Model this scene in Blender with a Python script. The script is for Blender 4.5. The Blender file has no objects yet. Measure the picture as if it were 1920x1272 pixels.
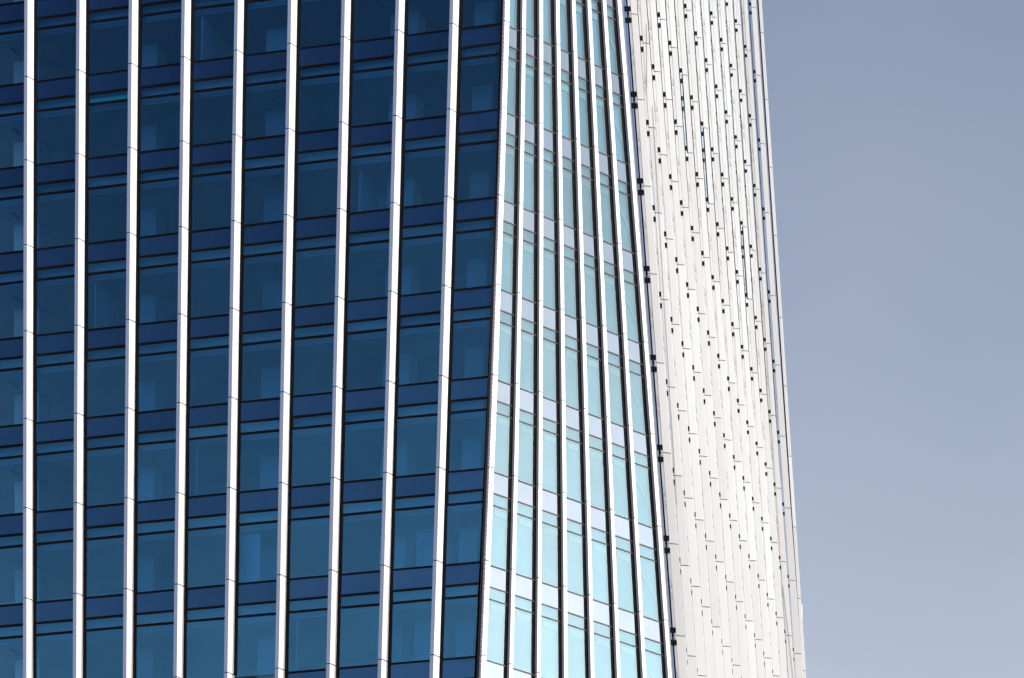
import bpy, math, random
from mathutils import Vector
random.seed(7)
R = math.radians
sc = bpy.context.scene

# ---------------------------------------------------------------- camera
EYE = 1.7
cam_d = bpy.data.cameras.new("camera")
cam = bpy.data.objects.new("camera", cam_d)
sc.collection.objects.link(cam)
cam.location = (0, 0, EYE)
cam.rotation_euler = (R(90 + 19.65221), 0, 0)
cam_d.sensor_width = 36
cam_d.lens = 168.75
cam_d.clip_start = 1
cam_d.clip_end = 20000
sc.camera = cam

# ---------------------------------------------------------------- light
SUN_AZ, SUN_EL = 120.0, 38.0      # azimuth measured from the view direction (+Y) towards the right (+X)
world = bpy.data.worlds.new("World")
sc.world = world
world.use_nodes = True
wn = world.node_tree
bg = wn.nodes["Background"]
sky = wn.nodes.new("ShaderNodeTexSky")
sky.sky_type = 'NISHITA'
sky.sun_disc = False
sky.sun_elevation = R(SUN_EL)
sky.sun_rotation = R(SUN_AZ)
sky.altitude = 0
sky.air_density = 1.0
sky.dust_density = 7.0
sky.ozone_density = 2.0
bg.inputs[1].default_value = 0.10
# city haze: a pale veil that thickens towards the horizon
def wmath(op, a, b=None):
    n = wn.nodes.new("ShaderNodeMath"); n.operation = op
    for k, x in ((0, a), (1, b)):
        if x is None: continue
        if isinstance(x, (int, float)): n.inputs[k].default_value = x
        else: wn.links.new(x, n.inputs[k])
    return n.outputs[0]
wtc = wn.nodes.new("ShaderNodeTexCoord"); wsx = wn.nodes.new("ShaderNodeSeparateXYZ")
wn.links.new(wtc.outputs['Generated'], wsx.inputs[0])
up = wmath('MAXIMUM', wsx.outputs[2], 0.10)
veil = wmath('POWER', math.e, wmath('MULTIPLY', up, -7.3))
# two glows added out of view for the glass to reflect: one on the sunny side, one behind the camera to the left
def added_glow(az, el, k, strength):
    dt = wn.nodes.new("ShaderNodeVectorMath"); dt.operation = 'DOT_PRODUCT'
    wn.links.new(wtc.outputs['Generated'], dt.inputs[0])
    dt.inputs[1].default_value = (math.sin(R(az)) * math.cos(R(el)), math.cos(R(az)) * math.cos(R(el)), math.sin(R(el)))
    e = wmath('MULTIPLY', wmath('SUBTRACT', dt.outputs['Value'], 1.0), k)
    return wmath('MULTIPLY', wmath('POWER', math.e, e), strength)
near = wmath('ADD', added_glow(84, 3, 48.0, 30.0), added_glow(-152, 3, 40.0, 10.0))
amt = wmath('ADD', wmath('MULTIPLY', veil, 13.0), near)
vs = wn.nodes.new("ShaderNodeVectorMath"); vs.operation = 'SCALE'
vs.inputs[0].default_value = (1.03, 0.99, 0.97)
wn.links.new(amt, vs.inputs['Scale'])
va = wn.nodes.new("ShaderNodeVectorMath"); va.operation = 'ADD'
wn.links.new(sky.outputs[0], va.inputs[0]); wn.links.new(vs.outputs[0], va.inputs[1])
# soft unevenness of the hazy air
wno = wn.nodes.new("ShaderNodeTexNoise"); wno.inputs['Scale'].default_value = 11.0; wno.inputs['Detail'].default_value = 3
wn.links.new(wtc.outputs['Generated'], wno.inputs[0])
wramp = wn.nodes.new("ShaderNodeValToRGB")
wramp.color_ramp.elements[0].position = 0.3; wramp.color_ramp.elements[0].color = (0.93, 0.955, 0.97, 1)
wramp.color_ramp.elements[1].position = 0.7; wramp.color_ramp.elements[1].color = (1.06, 1.035, 1.03, 1)
wn.links.new(wno.outputs[0], wramp.inputs[0])
vm_ = wn.nodes.new("ShaderNodeVectorMath"); vm_.operation = 'MULTIPLY'
wn.links.new(va.outputs[0], vm_.inputs[0]); wn.links.new(wramp.outputs[0], vm_.inputs[1])
wn.links.new(vm_.outputs[0], bg.inputs[0])
sd = bpy.data.lights.new("sun", 'SUN')
sd.energy = 2.6
sd.angle = R(0.5)
sd.color = (1.0, 0.975, 0.94)
sun = bpy.data.objects.new("sun", sd)
sc.collection.objects.link(sun)
v = Vector((math.sin(R(SUN_AZ)) * math.cos(R(SUN_EL)), math.cos(R(SUN_AZ)) * math.cos(R(SUN_EL)), math.sin(R(SUN_EL))))
sun.rotation_euler = v.to_track_quat('Z', 'Y').to_euler()
sun.location = (120, -30, 200)
sc.view_settings.view_transform = 'Standard'
sc.view_settings.look = 'None'
sc.view_settings.gamma = 1
sc.view_settings.exposure = 0.55
sc.render.engine = 'CYCLES'
sc.cycles.max_bounces = 8
sc.cycles.transparent_max_bounces = 12
sc.cycles.use_denoising = True
sc.cycles.sample_clamp_indirect = 6

# ---------------------------------------------------------------- materials
def new_mat(name):
    m = bpy.data.materials.new(name); m.use_nodes = True
    nt = m.node_tree
    for n in list(nt.nodes):
        nt.nodes.remove(n)
    return m, nt, nt.nodes, nt.links

def metal_paint(name, col, rough=0.4, var=0.04, nscale=0.6, spec=0.5, per_object=0.0, streak=0.0, metallic=0.0):
    m, nt, N, L = new_mat(name)
    out = N.new("ShaderNodeOutputMaterial"); b = N.new("ShaderNodeBsdfPrincipled")
    L.new(b.outputs[0], out.inputs[0])
    tc = N.new("ShaderNodeTexCoord"); mp = N.new("ShaderNodeMapping")
    mp.inputs['Scale'].default_value = (1, 1, 0.18)
    L.new(tc.outputs['Object'], mp.inputs[0])
    no = N.new("ShaderNodeTexNoise"); no.inputs['Scale'].default_value = nscale; no.inputs['Detail'].default_value = 5
    L.new(mp.outputs[0], no.inputs[0])
    mr = N.new("ShaderNodeMapRange")
    mr.inputs['From Min'].default_value = 0.3; mr.inputs['From Max'].default_value = 0.7
    mr.inputs['To Min'].default_value = 1 - var; mr.inputs['To Max'].default_value = 1 + var
    L.new(no.outputs[0], mr.inputs[0])
    val = mr.outputs[0]
    if per_object:
        oi = N.new("ShaderNodeObjectInfo"); m2 = N.new("ShaderNodeMapRange")
        m2.inputs['To Min'].default_value = 1 - per_object; m2.inputs['To Max'].default_value = 1
        L.new(oi.outputs['Random'], m2.inputs[0])
        mu = N.new("ShaderNodeMath"); mu.operation = 'MULTIPLY'
        L.new(val, mu.inputs[0]); L.new(m2.outputs[0], mu.inputs[1]); val = mu.outputs[0]
    if streak:
        n2 = N.new("ShaderNodeTexNoise"); n2.inputs['Scale'].default_value = 9; n2.inputs['Detail'].default_value = 4
        mp2 = N.new("ShaderNodeMapping"); mp2.inputs['Scale'].default_value = (1, 1, 0.05)
        L.new(tc.outputs['Object'], mp2.inputs[0]); L.new(mp2.outputs[0], n2.inputs[0])
        m3 = N.new("ShaderNodeMapRange"); m3.inputs['From Min'].default_value = 0.5; m3.inputs['From Max'].default_value = 0.8
        m3.inputs['To Min'].default_value = 1; m3.inputs['To Max'].default_value = 1 - streak
        L.new(n2.outputs[0], m3.inputs[0])
        mu = N.new("ShaderNodeMath"); mu.operation = 'MULTIPLY'
        L.new(val, mu.inputs[0]); L.new(m3.outputs[0], mu.inputs[1]); val = mu.outputs[0]
    vm = N.new("ShaderNodeVectorMath"); vm.operation = 'SCALE'
    vm.inputs[0].default_value = col
    L.new(val, vm.inputs['Scale'])
    L.new(vm.outputs[0], b.inputs['Base Color'])
    b.inputs['Roughness'].default_value = rough
    b.inputs['Metallic'].default_value = metallic
    b.inputs['Specular IOR Level'].default_value = spec
    return m

def glass(name, tint, back, refl, f0, dust, opaque=False, ior=1.5, rough=0.0, wobble=0.012):
    """tinted coated glass: fresnel reflection over a tinted see-through (or backed) pane, plus a thin film of dust"""
    m, nt, N, L = new_mat(name)
    out = N.new("ShaderNodeOutputMaterial")
    tc = N.new("ShaderNodeTexCoord")
    oi = N.new("ShaderNodeObjectInfo")
    # gentle waviness of the panes, different in each
    av = N.new("ShaderNodeVectorMath"); av.operation = 'ADD'
    L.new(tc.outputs['Object'], av.inputs[0]); L.new(oi.outputs['Random'], av.inputs[1])
    no = N.new("ShaderNodeTexNoise"); no.inputs['Scale'].default_value = 0.55; no.inputs['Detail'].default_value = 1
    L.new(tc.outputs['Object'], no.inputs[0])
    bp = N.new("ShaderNodeBump"); bp.inputs['Strength'].default_value = 1.0; bp.inputs['Distance'].default_value = wobble
    L.new(no.outputs[0], bp.inputs['Height'])
    gl = N.new("ShaderNodeBsdfGlossy"); gl.inputs['Color'].default_value = (*refl, 1); gl.inputs['Roughness'].default_value = rough
    L.new(bp.outputs[0], gl.inputs['Normal'])
    if opaque:
        tr = N.new("ShaderNodeBsdfDiffuse"); tr.inputs['Color'].default_value = (*back, 1)
    else:
        tr = N.new("ShaderNodeBsdfTransparent")
        # pane to pane difference of the tint
        mr = N.new("ShaderNodeMapRange"); mr.inputs['To Min'].default_value = 0.78; mr.inputs['To Max'].default_value = 1.14
        L.new(oi.outputs['Random'], mr.inputs[0])
        vm = N.new("ShaderNodeVectorMath"); vm.operation = 'SCALE'; vm.inputs[0].default_value = tint
        L.new(mr.outputs[0], vm.inputs['Scale']); L.new(vm.outputs[0], tr.inputs['Color'])
    # fresnel: f0 + (1-f0) * schlick
    lw = N.new("ShaderNodeFresnel"); lw.inputs['IOR'].default_value = ior
    mr2 = N.new("ShaderNodeMapRange"); mr2.inputs['From Min'].default_value = 0.04; mr2.inputs['From Max'].default_value = 1
    mr2.inputs['To Min'].default_value = f0; mr2.inputs['To Max'].default_value = 1
    L.new(lw.outputs[0], mr2.inputs[0])
    mx = N.new("ShaderNodeMixShader")
    L.new(mr2.outputs[0], mx.inputs[0]); L.new(tr.outputs[0], mx.inputs[1]); L.new(gl.outputs[0], mx.inputs[2])
    # dust
    df = N.new("ShaderNodeBsdfDiffuse"); df.inputs['Color'].default_value = (0.62, 0.66, 0.66, 1)
    mp = N.new("ShaderNodeMapping"); mp.inputs['Scale'].default_value = (1, 1, 0.12)
    L.new(tc.outputs['Object'], mp.inputs[0])
    n2 = N.new("ShaderNodeTexNoise"); n2.inputs['Scale'].default_value = 3.5; n2.inputs['Detail'].default_value = 6
    L.new(mp.outputs[0], n2.inputs[0])
    m3 = N.new("ShaderNodeMapRange"); m3.inputs['From Min'].default_value = 0.35; m3.inputs['From Max'].default_value = 0.75
    m3.inputs['To Min'].default_value = dust * 0.6; m3.inputs['To Max'].default_value = dust * 1.7
    L.new(n2.outputs[0], m3.inputs[0])
    mx2 = N.new("ShaderNodeMixShader")
    L.new(m3.outputs[0], mx2.inputs[0]); L.new(mx.outputs[0], mx2.inputs[1]); L.new(df.outputs[0], mx2.inputs[2])
    L.new(mx2.outputs[0], out.inputs[0])
    return m

M = {}
M['white_metal'] = metal_paint("white_fin_metal", (0.80, 0.80, 0.80), 0.38, 0.02, 0.8, per_object=0.03)
M['panel'] = metal_paint("white_cladding_panel", (0.50, 0.51, 0.527), 0.8, 0.02, 0.5, per_object=0.11, streak=0.02, spec=0.0)
M['shaded_front'] = metal_paint("shaded_fin_front", (0.23, 0.28, 0.43), 0.4, 0.03, 0.8, streak=0.04)  # shade and sky tint on the fin fronts, put into the colour
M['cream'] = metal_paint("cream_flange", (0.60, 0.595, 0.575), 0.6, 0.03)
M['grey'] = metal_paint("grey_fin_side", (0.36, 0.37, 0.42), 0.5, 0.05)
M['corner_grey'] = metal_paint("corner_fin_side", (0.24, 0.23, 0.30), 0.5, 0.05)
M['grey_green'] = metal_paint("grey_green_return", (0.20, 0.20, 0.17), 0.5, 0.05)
M['black'] = metal_paint("black_frame", (0.004, 0.004, 0.006), 0.6, 0.1, spec=0.08)
M['brown_bar'] = metal_paint("bronze_bar", (0.035, 0.028, 0.028), 0.4, 0.1)
M['bracket'] = metal_paint("dark_bracket", (0.004, 0.005, 0.008), 0.7, 0.1, spec=0.05)
M['rail'] = metal_paint("dark_rail", (0.004, 0.005, 0.009), 0.7, 0.1, spec=0.0)
M['wire'] = metal_paint("grey_strut", (0.10, 0.09, 0.08), 0.6, 0.1)
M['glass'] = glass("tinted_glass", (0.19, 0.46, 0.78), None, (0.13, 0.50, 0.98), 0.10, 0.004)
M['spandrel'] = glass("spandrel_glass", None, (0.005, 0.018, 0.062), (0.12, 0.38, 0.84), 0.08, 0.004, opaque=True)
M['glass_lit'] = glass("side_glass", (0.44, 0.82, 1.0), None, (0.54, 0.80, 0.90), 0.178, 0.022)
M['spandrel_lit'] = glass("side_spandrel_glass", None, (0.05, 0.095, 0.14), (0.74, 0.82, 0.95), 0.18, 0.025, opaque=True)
M['sun_patch'] = metal_paint('pale_sun_patch', (0.50, 0.49, 0.44), 0.8, 0.02)  # pale colour carrying the sunlight of the window patches and diagonal band
M['blind'] = metal_paint("white_roller_blind", (0.31, 0.335, 0.36), 0.9, 0.03, spec=0.1, streak=0.05)
M['wall_glass'] = glass("side_wall_glass", None, (0.02, 0.05, 0.07), (0.8, 0.92, 1.0), 0.25, 0.02, opaque=True, wobble=0.0)
M['end_glass'] = metal_paint('sky_tone_end_glass', (0.085, 0.14, 0.30), 0.4, 0.06, spec=0.1)
M['ceiling'] = metal_paint("office_ceiling", (0.36, 0.37, 0.38), 0.9, 0.02, spec=0.1)
M['bulkhead'] = metal_paint("office_bulkhead", (0.50, 0.50, 0.50), 0.9, 0.02, spec=0.1)
M['inner_wall'] = metal_paint("office_wall", (0.80, 0.80, 0.78), 0.9, 0.02, spec=0.1)
M['vent'] = metal_paint("ceiling_vent", (0.03, 0.03, 0.035), 0.8, 0.05, spec=0.1)
M['teal'] = metal_paint("teal_blind", (0.10, 0.95, 0.62), 0.8, 0.03)
M['led'] = metal_paint("led_bead", (0.60, 0.57, 0.95), 0.3, 0.05)
M['fixture'] = metal_paint("white_fixture", (0.8, 0.8, 0.8), 0.4, 0.02)

gm, nt, N, L = new_mat("city_ground")
out = N.new("ShaderNodeOutputMaterial"); b = N.new("ShaderNodeBsdfPrincipled")
vo = N.new("ShaderNodeTexVoronoi"); vo.inputs['Scale'].default_value = 0.03
tc = N.new("ShaderNodeTexCoord"); L.new(tc.outputs['Object'], vo.inputs[0])
cr = N.new("ShaderNodeValToRGB")
cr.color_ramp.elements[0].color = (0.12, 0.12, 0.12, 1); cr.color_ramp.elements[1].color = (0.30, 0.29, 0.27, 1)
L.new(vo.outputs['Color'], cr.inputs[0]); L.new(cr.outputs[0], b.inputs['Base Color'])
b.inputs['Roughness'].default_value = 0.9
L.new(b.outputs[0], out.inputs[0])
M['ground'] = gm

# ---------------------------------------------------------------- mesh helpers
class MB:
    def __init__(s):
        s.v = []; s.f = []; s.m = []; s.mats = []
    def mi(s, mat):
        if mat not in s.mats: s.mats.append(mat)
        return s.mats.index(mat)
    def poly(s, pts, mat):
        k = len(s.v); s.v += [tuple(p) for p in pts]
        s.f.append(tuple(range(k, k + len(pts)))); s.m.append(s.mi(mat))
    def prism(s, rings, mats, cap=True, capmat=None):
        """rings: list of rings (same count) from top to bottom; mats: one per side"""
        n = len(rings[0]); k = len(s.v)
        for r in rings: s.v += [tuple(p) for p in r]
        for a in range(len(rings) - 1):
            for j in range(n):
                j2 = (j + 1) % n
                s.f.append((k + a * n + j, k + a * n + j2, k + (a + 1) * n + j2, k + (a + 1) * n + j))
                s.m.append(s.mi(mats[j] if isinstance(mats, (list, tuple)) else mats))
        if cap:
            cm = capmat or (mats[0] if isinstance(mats, (list, tuple)) else mats)
            s.f.append(tuple(k + j for j in reversed(range(n)))); s.m.append(s.mi(cm))
            e = k + (len(rings) - 1) * n
            s.f.append(tuple(e + j for j in range(n))); s.m.append(s.mi(cm))
    def box(s, o, ax, ay, az, mat):
        """parallelepiped from corner o with edge vectors"""
        o, ax, ay, az = map(Vector, (o, ax, ay, az))
        s.prism([[o + az, o + ax + az, o + ax + ay + az, o + ay + az], [o, o + ax, o + ax + ay, o + ay]], mat)
    def rod(s, a, b, r, mat, n=4):
        a = Vector(a); b = Vector(b); d = (b - a).normalized()
        x = d.orthogonal().normalized(); y = d.cross(x)
        ring = lambda c: [c + x * r * math.cos(2 * math.pi * (k + .5) / n) + y * r * math.sin(2 * math.pi * (k + .5) / n) for k in range(n)]
        s.prism([ring(a), ring(b)], mat)
    def build(s, name, parent=None):
        me = bpy.data.meshes.new(name)
        me.from_pydata(s.v, [], s.f)
        for mt in s.mats: me.materials.append(M[mt])
        me.polygons.foreach_set('material_index', s.m)
        me.update()
        o = bpy.data.objects.new(name, me)
        sc.collection.objects.link(o)
        if parent: o.parent = parent
        return o

# ---------------------------------------------------------------- geometry of the tower, in metres
# plan position of line i at height z above the eye: polynomials in i and (z-75)/10
CA = [[0,0,-22.269416,207.169646],[0,1,-0.300215,-0.233949],[0,2,-0.009033,0.156929],[1,0,2.410743,-0.760471],[1,1,0.067945,-0.023059],[2,0,0.000198,0.000708]]
CB = [[0,0,-0.678184,200.960786],[0,1,0.323542,-0.52469],[0,2,-0.024451,0.158016],[1,0,0.960955,1.071385],[1,1,-0.137646,-0.162802],[2,0,0.000185,0.001759],[1,2,0.002451,0.008798],[2,1,-0.001291,-0.001796]]
CS = [[0,0,6.768739,212.482099],[0,1,-0.644835,-1.190999],[0,2,0.006093,0.123193],[1,0,0.640409,3.479864],[1,1,0.012028,0.043175],[2,0,0.001289,0.004938],[1,2,-0.000339,-0.00856],[2,1,0.000015,0.00086]]
def ev(C, i, z):
    def at(z):
        w = (z - 75) / 10
        return Vector((sum(c * i**a * w**b for a, b, c, d in C), sum(d * i**a * w**b for a, b, c, d in C)))
    if z < 50: return at(50)
    if z > 104: return at(104)
    return at(z)
class Facade:
    def __init__(s, C, side): s.C = C; s.side = side
    def P(s, i, z): return ev(s.C, i, z)
    def t(s, i, z): return (ev(s.C, i + .5, z) - ev(s.C, i - .5, z)).normalized()
    def n(s, i, z):
        t = s.t(i, z); return Vector((t.y, -t.x))
    def pt(s, i, ot, on, z):
        q = s.P(i, z) + s.t(i, z) * ot + s.n(i, z) * on
        return Vector((q.x, q.y, z + EYE))
FA, FB, FS = Facade(CA, 1), Facade(CB, 1), Facade(CS, 1)
FH = 4.2
Z = lambda k: 87.0 - FH * k
KT, KB = -2, 9               # floors modelled around the view
T0, T1, T2 = -0.11, -1.06, -1.60
DA = 0.508                   # depth of the fins on the broad face
DB = 0.17                    # depth of the fins on the narrow face

def isect(p, d, q, e):
    """p + d*s meets q + e*u in plan"""
    den = d.x * e.y - d.y * e.x
    s = ((q.x - p.x) * e.y - (q.y - p.y) * e.x) / den
    return p + d * s
def corner(z):
    a = FA.P(8.5, z) - FA.n(8.5, z) * DA; b_ = FB.P(0, z) - FB.n(0, z) * DB
    return isect(a, FA.t(8.5, z), b_, FB.t(0.2, z))

def thing(name, label, cat, loc):
    o = bpy.data.objects.new(name, None); sc.collection.objects.link(o)
    o['label'] = label; o['category'] = cat
    return o
tower = thing("glass_tower", "tall glass office tower with slim white vertical fins, blue glass on its broad face", "tower", (0, 0, 0))
screen = thing("white_clad_tower", "white panel-clad wing with staggered vertical panels between the glass tower and the sky", "building", (0, 0, 0))

def seg_z(k, gap=0.044):
    """z levels of one fin segment between joints k and k+1 (top to bottom)"""
    a, b_ = Z(k) - gap / 2, Z(k + 1) + gap / 2
    return [a, a * 2 / 3 + b_ / 3, a / 3 + b_ * 2 / 3, b_]

# ---------------------------------------------------------------- fins
def fin(ring, core, mats, name='fin', kmin=KT, kmax=KB):
    m = MB()
    for k in range(kmin, kmax):
        m.prism([ring(z) for z in seg_z(k)], mats)
    zs = [Z(kmin) + (Z(kmax) - Z(kmin)) * j / 24 for j in range(25)]
    m.prism([core(z) for z in zs], 'black')
    zl = [z for z in (Z(kmax) - 0.013, 50 * .5, -EYE)]
    m.prism([ring(z) for z in zl], mats)
    return m.build(name, tower)

for i in range(0, 9):
    def ring(z, s=0.0, i=i):
        F = FA; w = 0.17; d = DA + .05
        fl = 0.135
        p = lambda ot, on: F.pt(i, ot, on, z)
        return [p(-s, -s), p(-w + s, -s), p(-w - fl + s, -d), p(fl - s, -d)]
    fin(lambda z: ring(z), lambda z: ring(z, 0.035), ['shaded_front', 'white_metal', 'black', 'white_metal'])

def pB(i, ot, on, z): return FB.pt(i, ot, on, z)
for i in range(1, 8):
    def ring(z, s=0.0, i=i):
        p = lambda ot, on: pB(i, ot, on, z)
        w = 0.235 if i < 7 else 0.25
        return [p(w - s, -s), p(s, -s), p(s, -0.13), p(s * 1.0 + 0.006, -DB - .05), p(w - s - 0.006, -DB - .05)]
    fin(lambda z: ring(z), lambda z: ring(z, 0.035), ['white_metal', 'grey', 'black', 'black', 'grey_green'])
# corner fin
def ringc(z, s=0.0):
    p = lambda ot, on: pB(0, ot, on, z)
    a = p(0, 0); q = Vector((a.x - 0.10 + s, a.y + 0.03 + s, a.z))
    return [p(0.30 - s, -s), p(s, -s), q, p(0.10, -0.62), p(0.30 - s, -0.62)]
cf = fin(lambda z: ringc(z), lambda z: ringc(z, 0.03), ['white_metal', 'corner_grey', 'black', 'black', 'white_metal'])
# black corner post behind the corner fin
m = MB()
def ringp(z):
    a = pB(0, 0, 0, z); q = Vector((a.x - 0.095, a.y + 0.045, a.z))
    c = corner(z); t = FA.t(8.5, z)
    g = Vector((c.x, c.y, z + EYE)); tt = Vector((t.x, t.y, 0))
    nb = FB.n(0, z); 
    # left end: 4.5 px to the left of the fin side, on the glass line
    e = isect(Vector((g.x, g.y)), t, Vector((q.x - 0.095, q.y)), Vector((0.0, 1.0)))
    el = Vector((e.x, e.y, z + EYE))
    fn = FA.n(8.5, z)
    return [q, Vector((el.x + fn.x * .03, el.y + fn.y * .03, z + EYE)), Vector((el.x - fn.x * .2, el.y - fn.y * .2, z + EYE)), g + Vector((0.1, 0.3, 0))]
zs = [Z(KT) + (Z(KB) - Z(KT)) * j / 24 for j in range(25)] + [-EYE]
m.prism([ringp(z) for z in zs], 'black')
m.build('corner_post', tower)
# return wall beside the last fin of the narrow face
m = MB()
def ringr(z):
    a = pB(7, 0.248, -0.02, z); b_ = pB(7, 0.10, -0.10, z)
    f = FS.t(0, z); f3 = Vector((f.x, f.y, 0))
    return [a, b_, b_ + f3 * .55, a + f3 * .62]
m.prism([ringr(z) for z in zs], 'grey_green')
m.build('corner_return', tower)
# string of light beads along the corner
m = MB()
z = Z(-1.3)
while z > Z(8):
    a = pB(0, -0.012, -0.03, z)
    m.box(a + Vector((-.018, -.015, -.025)), (.032, 0, 0), (0, .032, 0), (0, 0, .05), 'led')
    z -= 0.215
m.build('light_strip', tower)

# ---------------------------------------------------------------- windows
def window_A(i, k, name='window'):
    """bay between fin i and i+1 of the broad face, floor k"""
    F = FA
    def p(u, z, on=0.0, ot=0.0):
        # u in 0..1 across the bay on the glass line
        if i < 8:
            a = F.pt(i, 0.135, -DA, z); b_ = F.pt(i + 1, -0.305, -DA, z)
        else:
            a = F.pt(i, 0.135, -DA, z); c = corner(z); b_ = Vector((c.x - 0.02, c.y, z + EYE))
        d = (b_ - a); n = F.n(i + .5, z)
        q = a + d * u + d.normalized() * ot
        return Vector((q.x + n.x * on, q.y + n.y * on, z + EYE))
    zt, zb = Z(k), Z(k + 1)
    m = MB()
    # mullion to the right of the fin
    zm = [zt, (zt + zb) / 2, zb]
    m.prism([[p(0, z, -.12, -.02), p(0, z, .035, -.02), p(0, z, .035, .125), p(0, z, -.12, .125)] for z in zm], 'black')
    # transoms
    for zc, h in ((T0, .09), (T1, .105), (T2, .105)):
        z1, z0 = zt + zc + h / 2, zt + zc - h / 2
        m.prism([[p(0, z, -.10, .12), p(0, z, .03, .12), p(1, z, .03), p(1, z, -.10)] for z in (z1, z0)], 'black')
    fr = m.build(name, tower)
    def sheet(nm, z1, z0, mat, on=0.0):
        s = MB(); ju = random.uniform(-.015, .015); jz = random.uniform(-.012, .012)
        s.poly([p(0, z0, on - ju, .12), p(1, z0, on + ju), p(1, z1, on + ju + jz), p(0, z1, on - ju + jz, .12)], mat)
        return s.build(nm, fr)
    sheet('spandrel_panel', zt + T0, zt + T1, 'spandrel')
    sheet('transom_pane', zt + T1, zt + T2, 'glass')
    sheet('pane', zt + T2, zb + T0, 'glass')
    return fr

def window_B(i, k, name='narrow_window'):
    F = FB
    def p(u, z, on=0.0):
        a = F.pt(i, 0.235 if i else 0.30, -DB, z); b_ = F.pt(i + 1, 0.006, -DB, z)
        d = b_ - a; n = F.n(i + .5, z); q = a + d * u
        return Vector((q.x + n.x * on, q.y + n.y * on, z + EYE))
    def mu(z, on=0.0):
        a = p(0, z, on); b_ = p(1, z, on); return b_ + (a - b_).normalized() * .20
    zt, zb = Z(k), Z(k + 1)
    m = MB()
    for zc, h in ((T0, .055), (T1, .055), (T2, .055)):
        z1, z0 = zt + zc + h / 2, zt + zc - h / 2
        m.prism([[p(0, z, -.08), p(0, z, .022), p(1, z, .022), p(1, z, -.08)] for z in (z1, z0)], 'brown_bar')
    # the fin's shadow and reflection, built as a dark strip on the glass
    m.prism([[mu(z, -.06), mu(z, .010), p(1, z, .010), p(1, z, -.06)] for z in (zt, (zt + zb) / 2, zb)], 'black')
    fr = m.build(name, tower)
    def sheet(nm, z1, z0, mat):
        s = MB(); j = random.uniform(-.002, .002); jz = random.uniform(-.003, .003)
        s.poly([p(0, z0, -j), mu(z0, j), mu(z1, j + jz), p(0, z1, -j + jz)], mat)
        return s.build(nm, fr)
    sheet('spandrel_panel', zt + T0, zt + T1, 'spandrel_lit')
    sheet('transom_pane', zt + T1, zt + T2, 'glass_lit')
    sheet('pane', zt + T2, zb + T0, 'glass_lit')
    # roller blind drawn down inside
    s = MB()
    a = lambda u, z: p(max(u, .12) if i == 0 else u, z, -.13)
    s.prism([[a(-.1, z), a(.98, z), a(.98, z) + Vector((-.01, .01, 0)), a(-.1, z) + Vector((-.01, .01, 0))] for z in (zt + T1 - .02, zb + T0 - .05)], 'blind')
    s.build('roller_blind', fr)
    if i < 6:
        s = MB(); b2 = lambda u, z: p(u, z, -.07)  # sunlit patch of the bulkhead, built as a pale box
        s.prism([[b2(.30, z), b2(.95, z), b2(.95, z) + Vector((-.03, .03, 0)), b2(.34, z) + Vector((-.03, .03, 0))] for z in (zt + T2 - .13, zt + T2 - .40)], 'sun_patch')
        s.build('bulkhead_sun_patch', fr)
    else:
        s = MB()     # beam of sunlight in the last bay, built as a pale diagonal bar
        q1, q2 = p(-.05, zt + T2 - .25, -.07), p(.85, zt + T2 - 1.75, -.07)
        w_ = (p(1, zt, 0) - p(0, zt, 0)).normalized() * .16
        s.prism([[q1, q1 + w_, q1 + w_ + Vector((-.02, .02, 0)), q1 + Vector((-.02, .02, 0))], [q2, q2 + w_ * .8, q2 + w_ * .8 + Vector((-.02, .02, 0)), q2 + Vector((-.02, .02, 0))]], 'sun_patch')
        s.build('sunlight_band', fr)
    return fr

for k in range(-1, 8):
    for i in range(-1, 9):
        if k == 7 and i < 5: continue
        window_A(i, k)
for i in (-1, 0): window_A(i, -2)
for k in range(-1, 8):
    for i in range(0, 7):
        if k == 7 and i > 1: continue
        if k == -1 and i == 0: pass
        window_B(i, k)

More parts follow.
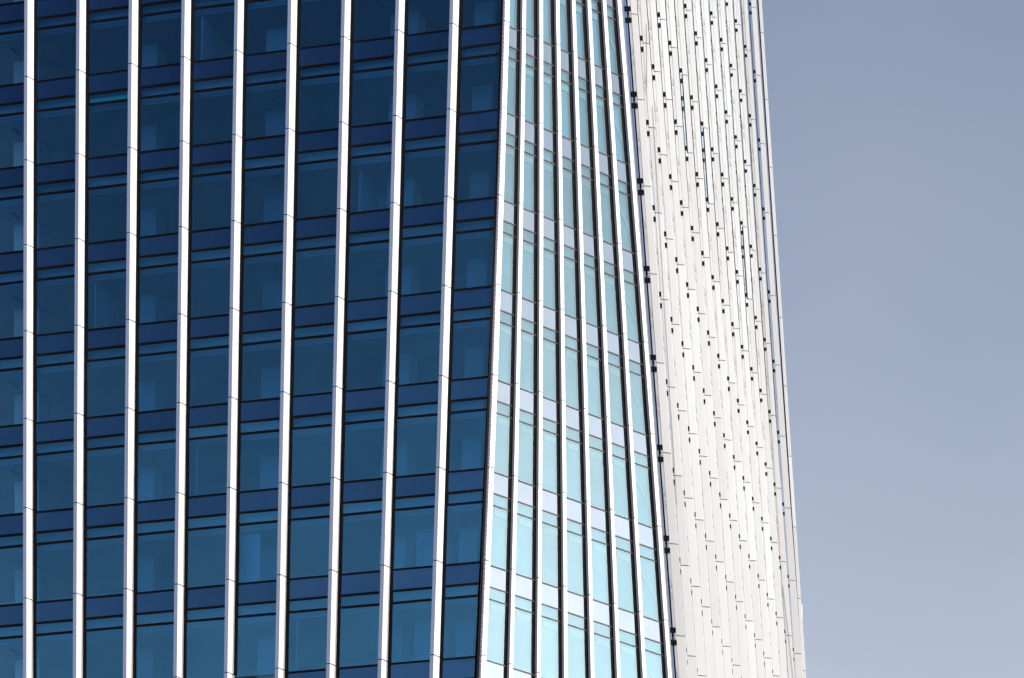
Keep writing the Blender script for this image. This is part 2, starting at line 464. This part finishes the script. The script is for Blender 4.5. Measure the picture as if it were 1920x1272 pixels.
# ---------------------------------------------------------------- the inside: slabs with ceilings and bulkheads, core, columns
def gA(i, on, z): return FA.pt(i, 0, -DA - on, z)
def gB(i, on, z): return FB.pt(i, 0, -DB - on, z)
def inner_corner(on, z):
    a = FA.P(8.5, z) - FA.n(8.5, z) * (DA + on); b_ = FB.P(0.5, z) - FB.n(.5, z) * (DB + on)
    c = isect(a, FA.t(8.5, z), b_, FB.t(.5, z)); return Vector((c.x, c.y, z + EYE))
def plan(on, z):
    r = [gA(-2, on, z), gA(3, on, z), inner_corner(on, z), gB(3.5, on, z), gB(7, on, z)]
    a = FS.pt(13, 0, 0, z); n = FS.n(13, z)
    r.append(Vector((a.x - n.x * (.9 + on), a.y - n.y * (.9 + on), z + EYE)))
    r.append(Vector((-22, 252, z + EYE)))
    return r
for k in range(-2, 9):
    z = Z(k)
    m = MB()
    zc = z + T2 - 0.20
    top = z + T1 + 0.02
    m.prism([plan(.40, top), plan(.40, zc)], ['bulkhead'] * 5 + ['ceiling'] * 2, capmat='ceiling')
    # upper part of the slab runs to the glass
    m.prism([plan(.28, z + T0 - .06), plan(.28, top + .004)], 'ceiling')
    sl = m.build('floor_slab', tower)
    # fittings in the ceiling
    for j, (u, d, du, dd) in enumerate(((0.25, 1.3, .16, .06), (0.62, 2.1, .10, .05), (1.35, 1.6, .16, .07), (2.45, 1.9, .16, .06), (3.3, 1.2, .10, .05), (3.7, 2.4, .16, .07),
                         (4.42, 1.3, .22, .9), (5.4, 1.8, .16, .07), (6.35, 1.25, .18, .8), (7.55, 1.25, .20, .07), (7.2, 2.0, .10, .05), (8.45, 1.3, .2, .07), (-.6, 1.2, .22, .9))):
        u += random.uniform(-.05, .05); d += random.uniform(-.1, .1)
        if random.random() < .15: continue
        v_ = MB(); t = FA.t(u, z); n = FA.n(u, z)
        o = gA(u, d, zc); o = Vector((o.x, o.y, zc + EYE - .012))
        v_.box(o, (t.x * du, t.y * du, 0), (-n.x * dd, -n.y * dd, 0), (0, 0, .01), 'vent')
        v_.build('ceiling_vent', sl)
for (u0, u1) in ((-0.81, -.32), (1.43, 1.98), (4.07, 4.53), (6.42, 6.92), (7.97, 8.33)):
    m = MB()
    rings = []
    for z in (Z(-2), Z(1), Z(4), Z(7), Z(9)):
        a = gA(u0, 2.8, z); b_ = gA(u1, 2.8, z); n = FA.n(u0, z); n3 = Vector((-n.x, -n.y, 0)) * 1.15
        rings.append([a, b_, b_ + n3, a + n3])
    m.prism(rings, 'inner_wall')
    m.build('interior_column', tower)
m = MB()
def corering(z):
    return [gA(-2, 7.5, z), gA(7.0, 7.5, z), FB.pt(6, 0, -6.5, z), Vector((6, 248, z + EYE)), Vector((-20, 250, z + EYE))]
m.prism([corering(z) for z in (Z(-3), Z(0), Z(3), Z(6), Z(10), -EYE)], 'inner_wall')
m.build('core_wall', tower)
# a few partitions near the glass
for (u0, u1, d0, d1, k) in ((3.16, 3.20, .5, 4.5, -1), (3.16, 3.20, .5, 4.5, 4), (4.02, 4.40, .8, .9, 5), (5.16, 5.20, .6, 3.5, 6), (1.14, 1.17, .6, 3.5, 2), (6.10, 6.14, 1.2, 5, 1), (7.2, 7.75, 2.4, 3.4, 5), (7.2, 7.75, 2.4, 3.4, 6)):
    m = MB(); zu, zl = Z(k) + T2 - .21, Z(k + 1) + T0 - .1
    m.prism([[gA(u0, d0, z), gA(u1, d0, z), gA(u1, d1, z), gA(u0, d1, z)] for z in (zu, zl)], 'inner_wall')
    m.build('partition', tower)
# plain lower storeys and a cap above the frame, out of view
m = MB()
m.prism([[Vector((p.x, p.y, h)) for p in plan(0.05, zz)] for h, zz in ((Z(8) + T0 + EYE - .3, Z(9)), (0.0, Z(9)))], 'black')
m.build('lower_storeys', tower)
m = MB()
m.prism([plan(.05, Z(-2) + .5), plan(.05, Z(-2) - .2)], 'ceiling')
m.build('roof_slab', tower)
# the one lit teal blind behind a transom pane
m = MB()
a, b_ = FA.pt(1, .30, -DA - .10, Z(0) + T1 - .24), FA.pt(2, -.30, -DA - .10, Z(0) + T1 - .24)
m.prism([[a, b_, b_ + Vector((0, .02, 0)), a + Vector((0, .02, 0))], [q + Vector((0, 0, -.26)) for q in (a, b_, b_ + Vector((0, .02, 0)), a + Vector((0, .02, 0)))]], 'teal')
m.build('blind', tower)

# ---------------------------------------------------------------- the white clad wing
LV = {-7: 122.429, -6: 118.159, -5: 113.89, -4: 109.62, -3: 105.35, -2: 101.081, -1: 96.008}
for L_ in range(0, 11): LV[L_] = 91.799 - 4.2698 * L_
def face_w(c, z): return max(.2, min(.46, .366 - .0027 * c + (75 - z) * (.0037 + .0002 * c)))
FD = Vector((math.sin(R(72.6)), math.cos(R(72.6)), 0))       # direction of the faces
def evS(c, z):
    return FS.P(c, z)
def Sp(c, z):
    q = evS(c, z); return Vector((q.x, q.y, z + EYE))
_at = ev
def ev(C, i, z):     # the wing is modelled higher up than the other faces
    def at(z):
        w = (z - 75) / 10
        return Vector((sum(c * i**a * w**b for a, b, c, d in C), sum(d * i**a * w**b for a, b, c, d in C)))
    lo, hi = (50, 104) if C is not CS else (48, 118)
    return at(max(lo, min(hi, z)))
GAPJ = 0.045
NO_FLANGE = {(5, -1), (7, -1), (11, -1)}
extra = MB()
n_pan = 0
def visible(c, zt, zb):
    D = evS(c, (zt + zb) / 2).y
    return zb / D < .447 and zt / D > .272
def panel_mesh(m, c, zt, zb):
    w = .17 if c == 15 else None
    tilt = random.uniform(-.006, .006)
    rings = []
    for q in range(4):
        z = zt - GAPJ / 2 + (zb - zt + GAPJ) * q / 3
        s = Sp(c, z); ww = w or (face_w(c, z) + (.075 if c == 14 else 0))
        back = Vector((.02, .06, 0))
        rings.append([s + Vector((0, tilt, 0)), s + FD * ww - Vector((0, tilt, 0)), s + FD * ww + back, s + back])
    m.prism(rings, 'panel')
    # dark gasket in the open joint below the panel
    s = Sp(c, zb); ww = (w or face_w(c, zb)) - .01
    o = s + FD * .005 + Vector((0, .022, -GAPJ / 2 - .006))
    m.box(o, FD * ww, Vector((.01, .03, 0)), (0, 0, GAPJ + .012), 'wire')
def flange_mesh(m, c, zt, zb):
    rings = []
    for q in range(4):
        z = zt - GAPJ / 2 + (zb - zt + GAPJ) * q / 3
        s = Sp(c, z)
        a = s + Vector((-.006, .012, 0)); e = s + Vector((-.135, .022, 0))
        rings.append([e, a, a + Vector((.0, .012, 0)), e + Vector((0, .012, 0))])
    m.prism(rings, 'cream')
def bracket_mesh(m, c, zb, dz):
    reach = .34 if c == 0 else .135
    for dz in (dz,):
        s = Sp(c, zb + dz + .12)
        hh = .25 - .005 * c
        m.box(s + Vector((-reach, -.03, -.12)), (reach - .001 * c, 0.03, 0), (0, .10, 0), (0, 0, hh), 'bracket')
    s1 = Sp(c, zb + .12) + Vector((-.13, .03, 0)); s2 = Sp(c, zb - .22) + Vector((-.08, .03, 0))
    if c in (0,) and dz > 0: m.rod(s1, s2, .022, 'bracket')
def strut_mesh(m, c, zt, zb):
    zm = zt + (zb - zt) * .46
    f = lambda dx, dz: Sp(c, zm + dz) + Vector((dx, -.01, 0))
    m.rod(f(-.125, .36), f(-.03, -.04), .007, 'wire'); m.rod(f(-.03, -.04), f(-.12, -.12), .010, 'wire')
    m.rod(f(-.12, -.28), f(-.02, -.62), .007, 'wire')
for c in range(0, 16):
    # rail that carries the panels of a column
    if c < 15:
        m = MB(); ztop = evS(c, 90).y * .447; zbot = evS(c, 60).y * .27
        rr = []
        for q in range(20):
            z = ztop + (zbot - ztop) * q / 19
            rw = .072 if c == 0 else .034
            s = Sp(c, z) + Vector((-.133 - rw, .05, 0))
            rr.append([s, s + Vector((rw, 0, 0)), s + Vector((rw, .06, 0)), s + Vector((0, .06, 0))])
        m.prism(rr, 'rail'); m.build('support_rail', screen)
    for L_ in range(-7, 10):
        zt, zb = LV[L_], LV[L_ + 1]
        if not visible(c, zt, zb): continue
        solo = c <= 11 or c == 15
        if c in (12, 13, 14): solo = False
        m = MB() if solo else extra
        panel_mesh(m, c, zt, zb)
        if solo:
            po = m.build('cladding_panel' if c < 15 else 'edge_panel', screen); n_pan += 1
        if c == 15: continue
        fm = MB() if solo else extra
        if c < 14 and (c, L_) not in NO_FLANGE:
            flange_mesh(fm, c, zt, zb)
            if solo: fm.build('flange', po)
        for dz in (.13, -.44):
            bm_ = MB() if solo else extra
            bracket_mesh(bm_, c, zb, dz)
            if solo: bm_.build('bracket', po)
        sm_ = MB() if solo else extra
        strut_mesh(sm_, c, zt, zb)
        if solo: sm_.build('strut', po)
ex = extra.build('cladding_panel', screen); ex['kind'] = 'stuff'
print("panels", n_pan)
# glass side wall the panels stand on
m = MB()
zz = [112 - 62 * q / 16 for q in range(17)] + [-EYE]
def wring(z):
    pts = []
    for c in (-.25, 2, 5, 9, 12.6):
        a = Sp(c, z); n = FS.n(c, z); pts.append(Vector((a.x - n.x * .33, a.y - n.y * .33, z + EYE)))
    n = FS.n(9, z); back = [q - Vector((n.x, n.y, 0)) * .3 for q in reversed(pts)]
    return pts + back
m.prism([wring(z) for z in zz], 'wall_glass')
m.build('glass_wall', screen)
# end pane of the side wall, the sky's blue put into its colour
m = MB()
def ering(z):
    pts = []
    for c in (-.24, .6):
        a = Sp(c, z); n = FS.n(c, z); pts.append(Vector((a.x - n.x * .31, a.y - n.y * .31, z + EYE)))
    n = FS.n(0, z); return pts + [q - Vector((n.x, n.y, 0)) * .012 for q in reversed(pts)]
m.prism([ering(z) for z in zz], 'end_glass'); m.build('end_pane', screen)
# thin cables hanging down in front of the panels
def cable(c, pts):
    m = MB()
    q = [Sp(c, z) + FD * o + Vector((0, -.03, 0)) for z, o in pts]
    for a, b_ in zip(q, q[1:]): m.rod(a, b_, .009, 'wire')
    return m.build('cable', screen)
cable(1, ((92.8, .24), (89.5, .02)))
cable(1, ((88.6, .24), (83.3, .17), (78.5, .11), (74, .06), (69, .02)))
cable(13, ((77.6, .02), (74.7, .16), (71.5, .30)))
# slim edge upright beside the sky
m = MB(); rr = []
for q in range(20):
    z = 118 - 58 * q / 19
    s = Sp(15, z) + Vector((-.06, .05, 0)); rr.append([s, s + Vector((.05, 0, 0)), s + Vector((.05, .3, 0)), s + Vector((0, .3, 0))])
m.prism(rr, 'bracket'); m.build('edge_rail', screen)
# small white maintenance fitting on the outer edge
m = MB()
e = Sp(15, 78.0) + FD * .13
m.box(e + Vector((.03, .02, -.3)), (.06, 0, 0), (0, .06, 0), (0, 0, .95), 'fixture')
m.box(e + Vector((-.02, .02, -.42)), (.12, 0, 0), (0, .06, 0), (0, 0, .05), 'fixture')
m.box(e + Vector((.05, .02, -.62)), (.06, 0, 0), (0, .06, 0), (0, 0, .13), 'fixture')
m.build('wall_fitting', screen)

# ---------------------------------------------------------------- ground
m = MB()
m.poly([(-6000, -6000, 0), (6000, -6000, 0), (6000, 6000, 0), (-6000, 6000, 0)], 'ground')
g = m.build('ground'); g['kind'] = 'structure'
